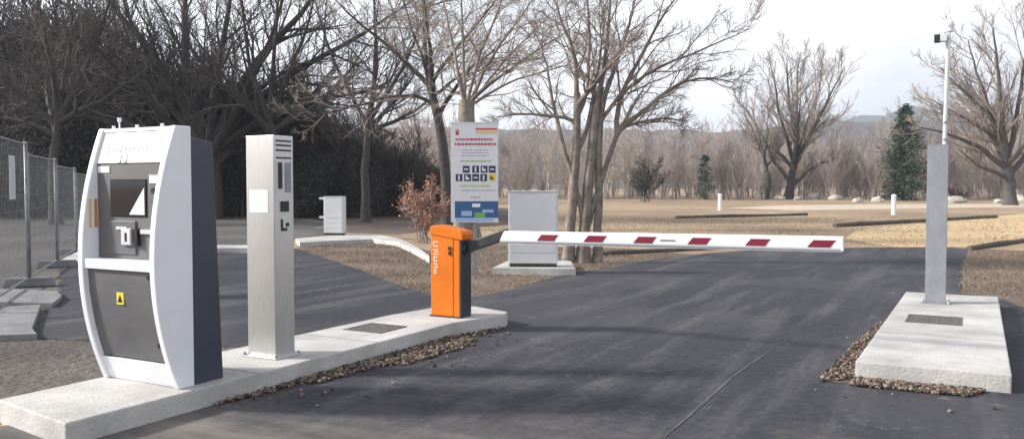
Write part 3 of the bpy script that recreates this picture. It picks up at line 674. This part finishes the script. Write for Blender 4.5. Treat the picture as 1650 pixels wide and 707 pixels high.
# ------------------------------------------------------------ trees
def resample(pts, n):
    pts = np.asarray(pts, float); d = np.r_[0, np.cumsum(np.linalg.norm(np.diff(pts, axis=0), axis=1))]
    t = np.linspace(0, d[-1], n)
    # smooth Catmull-like: linear resample then relax
    q = np.stack([np.interp(t, d, pts[:, k]) for k in range(3)], 1)
    for _ in range(2): q[1:-1] = q[1:-1]*.5+(q[:-2]+q[2:])*.25
    return q
def nrm(v): return v/(np.linalg.norm(v, axis=-1, keepdims=True)+1e-9)
def spawn(P, Rd, m, rg, ang=(25, 55), ratio=(.35, .6), n=4, t0=.25, up=.25, wig=.12, rscale=.55, rmin=.004, minlen=.15):
    """children of every polyline P (B,k,3) with radii Rd (B,k)"""
    B, k, _ = P.shape
    L = np.linalg.norm(np.diff(P, axis=1), axis=2).sum(1)
    t = t0+(1-t0)*((np.arange(m)[None]+rg.random((B, m)))/m); t = np.clip(t, 0, .995)
    f = t*(k-1); i = f.astype(int); w = (f-i)[..., None]; bi = np.arange(B)[:, None]
    S0 = P[bi, i]*(1-w)+P[bi, i+1]*w; T = nrm(P[bi, i+1]-P[bi, i])
    r0 = (Rd[bi, i]*(1-w[..., 0])+Rd[bi, i+1]*w[..., 0])
    rnd = nrm(rg.normal(size=S0.shape)); perp = nrm(rnd-(rnd*T).sum(-1, keepdims=True)*T)
    a = np.radians(rg.uniform(ang[0], ang[1], (B, m)))[..., None]
    D = nrm(np.cos(a)*T+np.sin(a)*perp+np.array([0, 0, up*.5]))
    ln = np.maximum(minlen, L[:, None]*rg.uniform(ratio[0], ratio[1], (B, m))*(1.15-.65*t))
    pts = [S0]; d = D
    for s in range(n-1):
        d = nrm(d+rg.normal(0, wig, d.shape)+np.array([0, 0, up*.35]))
        pts.append(pts[-1]+d*(ln/(n-1))[..., None])
    Q = np.stack(pts, 2).reshape(B*m, n, 3)
    rr = np.maximum(r0*rscale, rmin*1.3).reshape(-1, 1)
    RR = rr+(rmin-rr)*np.linspace(0, 1, n)[None]**.8
    return Q, np.maximum(RR, rmin)
def tubes(groups):
    Vs, Qs, off = [], [], 0
    for P, Rd, s in groups:
        B, n, _ = P.shape
        T = np.empty_like(P); T[:, 1:-1] = P[:, 2:]-P[:, :-2]; T[:, 0] = P[:, 1]-P[:, 0]; T[:, -1] = P[:, -1]-P[:, -2]; T = nrm(T)
        ref = np.where(np.abs(T[:, :1, 2:3]) > .85, np.array([1., 0, 0]), np.array([0, 0, 1.]))
        A = nrm(np.cross(T, ref)); Bv = np.cross(T, A)
        th = np.arange(s)*2*math.pi/s
        ring = A[:, :, None]*np.cos(th)[None, None, :, None]+Bv[:, :, None]*np.sin(th)[None, None, :, None]
        V = P[:, :, None]+ring*Rd[:, :, None, None]
        base = off+np.arange(B)[:, None, None]*n*s+np.arange(n-1)[None, :, None]*s
        j = np.arange(s)[None, None]; j2 = (j+1) % s
        Q = np.stack([base+j, base+j2, base+s+j2, base+s+j], -1).reshape(-1, 4)
        Vs.append(V.reshape(-1, 3)); Qs.append(Q); off += B*n*s
    return np.concatenate(Vs), np.concatenate(Qs)

def px_limbs(limbs, depth, rg, spread=.25):
    """photo polylines -> 3D limbs standing at the tree's own depth, leaning to and fro in depth as real limbs do"""
    out = []
    for L in limbs:
        k = rg.uniform(-spread, spread); y0 = L[0][1]; pts = []
        base = atd(*L[0][:2], depth)
        acc = 0
        for i, p in enumerate(L):
            if i: acc += math.hypot(p[0]-L[i-1][0], p[1]-L[i-1][1])/F*depth
            pts.append(atd(p[0], p[1], depth+k*acc))
        out.append(pts)
    return out
def tree(label, depth, base, trunks, limbs, r_trunk, r_limb, seed, bark='bark', twig='twig', m=(9, 7, 6), extra=3, tw=.006, group='bare trees', ratio=(.35, .6), spread=.25, up=.25, name='bare_tree', ratio1=None):
    rg = np.random.default_rng(seed)
    b3 = np.array(at(*base)) if depth is None else atd(base[0], base[1], depth); b3[2] = 0
    root = empty(name, tuple(b3), 0, label, 'tree', group)
    T3 = px_limbs(trunks, depth, rg, 0.0)
    for t in T3: t[0][2] = min(t[0][2], -.05)
    L3 = px_limbs(limbs, depth, rg, spread)
    TS = np.concatenate([resample(t, 24) for t in T3])
    for l in L3:
        j = np.argmin(np.linalg.norm(TS-l[0], axis=1)); 
        if np.linalg.norm(TS[j]-l[0]) > .02*depth/17: l.insert(0, TS[max(0, j-1)])
        else: l[0] = TS[j]
    # limbs that reach toward and away from the viewer
    for k in range(extra):
        t = T3[rg.integers(len(T3))]; s = np.array(t[-1])*.6+np.array(t[-2])*.4
        d = _fh*rg.choice([-1, 1])*rg.uniform(.6, 1)+_r*rg.uniform(-.6, .6)+np.array([0, 0, rg.uniform(.5, 1.1)]); ln = rg.uniform(.5, .8)*max(2.0, np.linalg.norm(np.array(L3[0][-1])-np.array(L3[0][0])))
        L3.append([s, s+d*ln*.5+rg.normal(0, .1, 3), s+d*ln])
    TP = np.stack([resample(t, 10) for t in T3])-b3
    TP[:, 1:-1] += rg.normal(0, .012*depth/20, TP[:, 1:-1].shape)
    rt = np.array(r_trunk).reshape(-1, 1) if np.ndim(r_trunk) else np.full((len(T3), 1), r_trunk)
    fl = np.r_[1.35, 1.1, np.ones(8)]; TR = rt*fl[None]*np.linspace(1, .62, 10)[None]
    LP = np.stack([resample(l, 12) for l in L3])-b3
    LP[:, 1:-1] += rg.normal(0, .010*depth/20, LP[:, 1:-1].shape)
    LR = r_limb*rg.uniform(.7, 1.1, (len(L3), 1))*np.linspace(1, .16, 12)[None]
    c1, r1 = spawn(LP, LR, m[0], rg, n=7, ratio=ratio1 or ratio, t0=.12, up=up, rmin=tw*1.8, wig=.13)
    c2, r2 = spawn(c1, r1, m[1], rg, n=5, ratio=ratio, t0=.2, up=up, rmin=tw*1.25, wig=.15)
    c3, r3 = spawn(c2, r2, m[2], rg, n=3, ratio=(.35, .7), t0=.2, up=up, rmin=tw*.8, wig=.18)
    V, Q = tubes([(TP, TR, 10)]); link('trunk', np_mesh('trunk', V, Q, True), bark, root)
    V, Q = tubes([(LP, LR, 8)]); link('limbs', np_mesh('limbs', V, Q, True), bark, root)
    V, Q = tubes([(c1, r1, 4), (c2, r2, 3), (c3, r3, 3)]); link('crown', np_mesh('crown', V, Q), twig, root)
    return root

# big dark tree behind the pay machine
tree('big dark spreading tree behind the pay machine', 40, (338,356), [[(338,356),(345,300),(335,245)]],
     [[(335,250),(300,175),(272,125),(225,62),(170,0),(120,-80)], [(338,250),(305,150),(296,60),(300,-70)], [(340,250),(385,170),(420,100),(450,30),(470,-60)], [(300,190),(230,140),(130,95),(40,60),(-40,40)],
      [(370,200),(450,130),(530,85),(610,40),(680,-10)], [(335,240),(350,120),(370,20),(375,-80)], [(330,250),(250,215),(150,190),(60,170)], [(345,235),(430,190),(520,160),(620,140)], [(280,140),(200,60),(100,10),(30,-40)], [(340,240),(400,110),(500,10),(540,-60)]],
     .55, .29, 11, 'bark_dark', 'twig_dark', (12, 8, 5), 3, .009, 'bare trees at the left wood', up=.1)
tree('slim dark tree with forked top left of the information sign', 30, (722,370), [[(722,370),(718,260),(708,195),(690,130)]],
     [[(690,132),(683,60),(680,-20),(676,-90)], [(692,130),(725,92),(765,45),(805,-5),(830,-50)], [(700,160),(650,150),(570,172),(480,195)], [(688,135),(640,85),(580,40),(530,-10)], [(705,185),(740,130),(770,100),(830,60)], [(688,110),(660,40),(640,-40)]],
     .22, .10, 12, 'bark_dark', 'twig', (11, 8, 5), 2, .0055, up=.12)
tree('pollarded tree with a blunt brown trunk top above the information sign', 24, (752,385), [[(752,386),(752,300),(752,230),(752,162)]],
     [[(750,168),(746,100),(744,10),(742,-80)], [(758,166),(800,125),(850,92),(905,58),(950,18)], [(762,166),(820,132),(885,112),(945,98)], [(752,165),(775,80),(805,15),(825,-50)], [(746,166),(735,90),(715,20),(705,-60)], [(758,162),(795,85),(850,15),(880,-40)], [(756,166),(820,90),(900,10)]],
     .36, .062, 13, 'bark', 'twig', (9, 7, 5), 1, .0042, up=.06)
tree('many-stemmed bare tree right of the pale grey cabinet', 17, (938,420), [[(915,420),(922,320),(932,200),(930,150)], [(938,421),(948,290),(962,170),(968,140)], [(962,412),(966,320),(962,220),(975,150)], [(948,418),(936,330),(915,260),(905,225)], [(930,420),(955,330),(985,240),(1003,200)]],
     [[(930,152),(928,90),(903,30),(880,-40)], [(968,142),(980,60),(985,-60)], [(975,152),(1002,80),(1022,10),(1035,-60)], [(1003,202),(1040,178),(1080,140),(1130,122),(1185,134)], [(968,190),(1010,140),(1060,108),(1130,82),(1210,45)], [(935,195),(900,188),(850,182),(800,188)], [(945,170),(950,80),(945,-60)], [(985,200),(1010,130),(1045,70),(1070,20),(1110,-30)], [(905,226),(890,160),(880,100),(860,40)], [(1000,205),(1060,190),(1110,196)], [(940,240),(960,140),(975,20)]],
     [.11, .12, .09, .07, .07], .056, 14, 'bark', 'twig', (11, 8, 5), 3, .0034, up=.1, ratio=(.3, .52))
# trees in the wood on the left
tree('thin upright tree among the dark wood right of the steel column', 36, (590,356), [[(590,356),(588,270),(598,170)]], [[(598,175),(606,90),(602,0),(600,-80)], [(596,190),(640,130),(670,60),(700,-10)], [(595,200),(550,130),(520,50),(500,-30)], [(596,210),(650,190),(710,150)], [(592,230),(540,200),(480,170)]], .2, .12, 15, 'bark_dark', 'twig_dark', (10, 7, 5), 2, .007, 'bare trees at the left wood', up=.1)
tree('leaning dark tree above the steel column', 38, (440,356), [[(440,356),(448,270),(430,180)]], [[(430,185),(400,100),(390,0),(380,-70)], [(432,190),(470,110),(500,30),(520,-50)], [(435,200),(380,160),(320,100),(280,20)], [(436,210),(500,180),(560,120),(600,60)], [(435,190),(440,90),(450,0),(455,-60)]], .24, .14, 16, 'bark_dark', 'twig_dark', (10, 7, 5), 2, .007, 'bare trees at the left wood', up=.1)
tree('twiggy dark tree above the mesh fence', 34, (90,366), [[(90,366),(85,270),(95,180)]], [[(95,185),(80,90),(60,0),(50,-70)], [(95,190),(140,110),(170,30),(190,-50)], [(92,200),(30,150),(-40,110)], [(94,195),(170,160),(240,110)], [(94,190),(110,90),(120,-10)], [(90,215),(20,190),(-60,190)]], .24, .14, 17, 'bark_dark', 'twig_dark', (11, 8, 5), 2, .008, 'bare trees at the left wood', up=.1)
# trees far across the field
tree('broad bare tree standing across the field above the boom', 103, (1270,321), [[(1270,321),(1276,285),(1283,255)]], [[(1283,258),(1285,190),(1284,110),(1290,85)], [(1275,295),(1248,262),(1222,205),(1196,168)], [(1273,305),(1305,270),(1348,254)], [(1280,262),(1300,200),(1318,150),(1325,105)], [(1280,262),(1258,190),(1248,130),(1240,100)], [(1282,250),(1310,215),(1340,185)], [(1278,268),(1235,230),(1205,215)], [(1283,230),(1270,150),(1268,95)]], .55, .30, 18, 'bark_far', 'twig_far', (10, 8, 6), 3, .014, 'bare trees across the field', up=.3)
tree('large bare tree at the right edge behind the grey post', 69, (1628,330), [[(1628,330),(1628,290),(1620,255)]], [[(1620,258),(1600,190),(1572,115),(1560,65)], [(1624,265),(1640,180),(1652,90),(1660,30)], [(1620,270),(1575,235),(1520,212),(1480,205)], [(1622,262),(1612,170),(1606,90),(1600,45)], [(1626,280),(1680,220),(1720,140)], [(1600,190),(1545,140),(1515,110)], [(1612,225),(1560,195),(1500,160)], [(1622,285),(1580,270),(1545,240)]], .5, .26, 19, 'bark_far', 'twig_far', (11, 8, 6), 3, .011, 'bare trees across the field', up=.25)
tree('thin bare tree left of the broad one across the field', 100, (1237,321), [[(1237,321),(1240,290),(1232,255)]], [[(1232,258),(1215,215),(1200,185),(1190,160)], [(1233,255),(1238,210),(1236,170)], [(1235,270),(1255,240),(1265,215)]], .25, .14, 20, 'bark_far', 'twig_far', (10, 7, 5), 1, .013, 'bare trees across the field', up=.3)

# template small trees joined into the far winter wood (one mass of bare twigs)
def template(seed, h, w, nl, m, tw, n2=2, leaves=0, up=.3):
    rg = np.random.default_rng(seed); L = []
    for k in range(nl):
        a = rg.random()*6.28; rr = w*rg.uniform(.05, .5); top = h*rg.uniform(.65, 1)
        L.append([np.array([0, 0, 0])+np.r_[rg.normal(0, .15*w*.5, 2), 0], np.array([math.cos(a)*rr*.4, math.sin(a)*rr*.4, top*.5]), np.array([math.cos(a)*rr, math.sin(a)*rr, top])])
    P = np.stack([resample(l, 6) for l in L]); Rr = np.linspace(.09, .015, 6)[None].repeat(nl, 0)*h/9
    c1, r1 = spawn(P, Rr, m[0], rg, n=4, t0=.1, up=up, rmin=tw*1.2, ratio=(.25, .5))
    c2, r2 = spawn(c1, r1, m[1], rg, n=n2+1, t0=.15, up=up, rmin=tw, ratio=(.35, .7))
    return tubes([(P, Rr, 4), (c1, r1, 3), (c2, r2, 3)]), c2
def join(temps, places):
    Vs, Qs, off = [], [], 0
    for (k, x, y, s, a) in places:
        V, Q = temps[k]; c, sn = math.cos(a), math.sin(a)
        W = np.stack([V[:, 0]*c-V[:, 1]*sn, V[:, 0]*sn+V[:, 1]*c, V[:, 2]], 1)*s+np.array([x, y, 0])
        Vs.append(W); Qs.append(Q+off); off += len(V)
    return np.concatenate(Vs), np.concatenate(Qs)
rg = np.random.default_rng(31)
TF = [template(40+i, 9, 5, 5, (9, 8), .018)[0] for i in range(5)]
pl_ = []
for k in range(360):
    px = rg.uniform(560, 1760); dep = rg.uniform(97, 150) if px > 700 else rg.uniform(70, 120)
    p = atd(px, 320, dep); s = rg.choice([rg.uniform(.3, .6), rg.uniform(.6, .95), rg.uniform(.85, 1.2)], p=[.35, .4, .25])
    pl_.append((rg.integers(5), p[0], p[1], s, rg.random()*6.28))
V, Q = join(TF, pl_); o = link('far_wood', np_mesh('far_wood', V, Q), 'wood_mass'); tag(o, 'brown leafless winter wood beyond the field', 'wood', kind='stuff')

# dark undergrowth of the left wood: dense twiggy leafy mass
def leaf_cloud(n, rx, ry, h, size, rg, lobes=9):
    c = np.c_[rg.normal(0, rx*.45, lobes), rg.normal(0, ry*.45, lobes), rg.uniform(.15*h, .8*h, lobes)]
    k = rg.integers(0, lobes, n); r = rg.random((n, 1))**.4*np.array([rx*.45, ry*.45, h*.24])
    P = c[k]+nrm(rg.normal(size=(n, 3)))*r; P[:, 2] = np.abs(P[:, 2])
    A = nrm(rg.normal(size=(n, 3))); B = nrm(np.cross(A, rg.normal(size=(n, 3)))); s = size*rg.uniform(.5, 1.3, (n, 1))
    V = np.stack([P-A*s*.5, P+B*s*.055, P+A*s*.5, P-B*s*.055], 1).reshape(-1, 3)
    return V, np.arange(4*n).reshape(-1, 4)
TT = [leaf_cloud(6200, 2.6, 2.2, 6.5, .46, np.random.default_rng(60+i), 14) for i in range(4)]
TW = [template(70+i, 7.5, 4.5, 7, (10, 8), .014)[0] for i in range(3)]
pl2, pl3 = [], []
for px in np.arange(-130, 720, 17):
    for row, dd in enumerate((44, 50, 57)):
        x = px+rg.uniform(-12, 12); p = atd(x, 350, dd+rg.uniform(-2, 2))
        top = np.interp(x, [-130, 60, 130, 330, 480, 560, 650, 720], [70, 75, 92, 140, 178, 205, 238, 270])
        hh = H+(300-top)/F*dd
        pl2.append((rg.integers(4), p[0], p[1], hh/6.5*rg.uniform(.7, 1.0), rg.random()*6.28))
        if row < 2: pl3.append((rg.integers(3), p[0], p[1], hh/7*rg.uniform(.8, 1.25), rg.random()*6.28))
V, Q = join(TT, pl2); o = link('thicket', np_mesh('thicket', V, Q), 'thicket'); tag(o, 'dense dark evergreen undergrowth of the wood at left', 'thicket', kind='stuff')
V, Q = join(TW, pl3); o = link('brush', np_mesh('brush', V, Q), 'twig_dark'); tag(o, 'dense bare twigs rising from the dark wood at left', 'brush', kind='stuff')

# conifers
def conifer(label, px, py, top, wpx, seed, n=9500):
    p = np.array(at(px, py)); dd = H*F/(py-300); h = (py-top)/F*dd; w = wpx/F*dd/2
    rg = np.random.default_rng(seed); root = empty('conifer', tuple(p), 0, label, 'tree', 'conifers across the field')
    MB().cyl((0,0,-.1),(0,0,h*.93),.16*h/9,.02,8).build('trunk', 'bark_dark', root)
    nb = n//55; tb = rg.random(nb)**1.15; ab = rg.random(nb)*6.28
    lb = np.interp(tb, [0, .10, .4, .65, .85, 1], [.85, 1.0, .92, .72, .42, .12])*w*rg.uniform(.5, 1.18, nb)*(1+.18*np.sin(ab*2+seed))
    j = rg.integers(0, nb, n); q = rg.random(n)**.65
    D = np.stack([np.cos(ab), np.sin(ab), rg.uniform(-.15, .45, nb)*(.3+tb)], 1)[j]
    P = D*(lb[j]*q)[:, None]; P[:, 2] += tb[j]*h*.95+.25-.22*lb[j]*q**2
    P += rg.normal(0, 1, (n, 3))*(.07*w+.10*lb[j]*(1-.5*q))[:, None]*np.array([1, 1, .8]); P[:, 2] = np.clip(P[:, 2], .1, h)
    out = nrm(D+rg.normal(0, .45, (n, 3))); B = nrm(np.cross(out, rg.normal(size=(n, 3)))); s = .30*h/9*rg.uniform(.6, 1.4, (n, 1))
    V = np.stack([P-out*s*.5, P+B*s*.16, P+out*s*.7, P-B*s*.16], 1).reshape(-1, 3)
    link('crown', np_mesh('crown', V, np.arange(4*n).reshape(-1, 4)), 'conifer', root)
conifer('tall dark green conifer left of the grey post', 1456, 323, 168, 72, 3)
conifer('small dark conifer above the boom near the bollard', 1136, 322, 250, 38, 4, 4500)
# rounded dark bush above the boom
def bush(label, px, py, top, wpx, seed, leafm, n, size, twig, name='bush', group=None, stems=9):
    p = np.array(at(px, py)); dd = H*F/(py-300); h = (py-top)/F*dd; w = wpx/F*dd
    rg = np.random.default_rng(seed); root = empty(name, tuple(p), 0, label, 'bush', group)
    (V, Q), c2 = template(seed, h, w, stems, (8, 6), size*.12); link('branches', np_mesh('branches', V, Q), twig, root)
    tips = c2[:, -1]; k = rg.integers(0, len(tips), n); P = tips[k]+rg.normal(0, size*.9, (n, 3)); P[:, 2] = np.maximum(P[:, 2], .02)
    A = nrm(rg.normal(size=(n, 3))); B = nrm(np.cross(A, rg.normal(size=(n, 3)))); s = size*rg.uniform(.5, 1.2, (n, 1))
    V = np.stack([P-A*s*.5, P+B*s*.3, P+A*s*.5, P-B*s*.3], 1).reshape(-1, 3)
    link('leaves', np_mesh('leaves', V, np.arange(4*n).reshape(-1, 4)), leafm, root)
bush('rounded dark bush across the field right of the many-stemmed tree', 1040, 325, 262, 75, 81, 'thicket', 1500, .22, 'twig_dark')
bush('shrub holding russet dead leaves left of the orange barrier', 682, 392, 296, 95, 82, 'dead_leaf', 2300, .06, 'twig')
bush('low dark bush at the right edge beyond the field', 1545, 327, 308, 45, 83, 'thicket', 500, .2, 'twig_dark')

# ------------------------------------------------------------ air
hb = MB().box(-1700, 1700, -60, 2900, -1.0, 190).build('haze', None); tag(hb, 'thin winter haze over the far hills', 'haze', kind='stuff')
hm = bpy.data.materials.new('haze'); hm.use_nodes = True; hm.node_tree.nodes.clear()
pv = hm.node_tree.nodes.new('ShaderNodeVolumePrincipled'); pv.inputs['Color'].default_value = (.78,.87,1,1); pv.inputs['Density'].default_value = .00045; pv.inputs['Anisotropy'].default_value = .2
om = hm.node_tree.nodes.new('ShaderNodeOutputMaterial'); hm.node_tree.links.new(pv.outputs[0], om.inputs['Volume'])
hb.data.materials.append(hm)
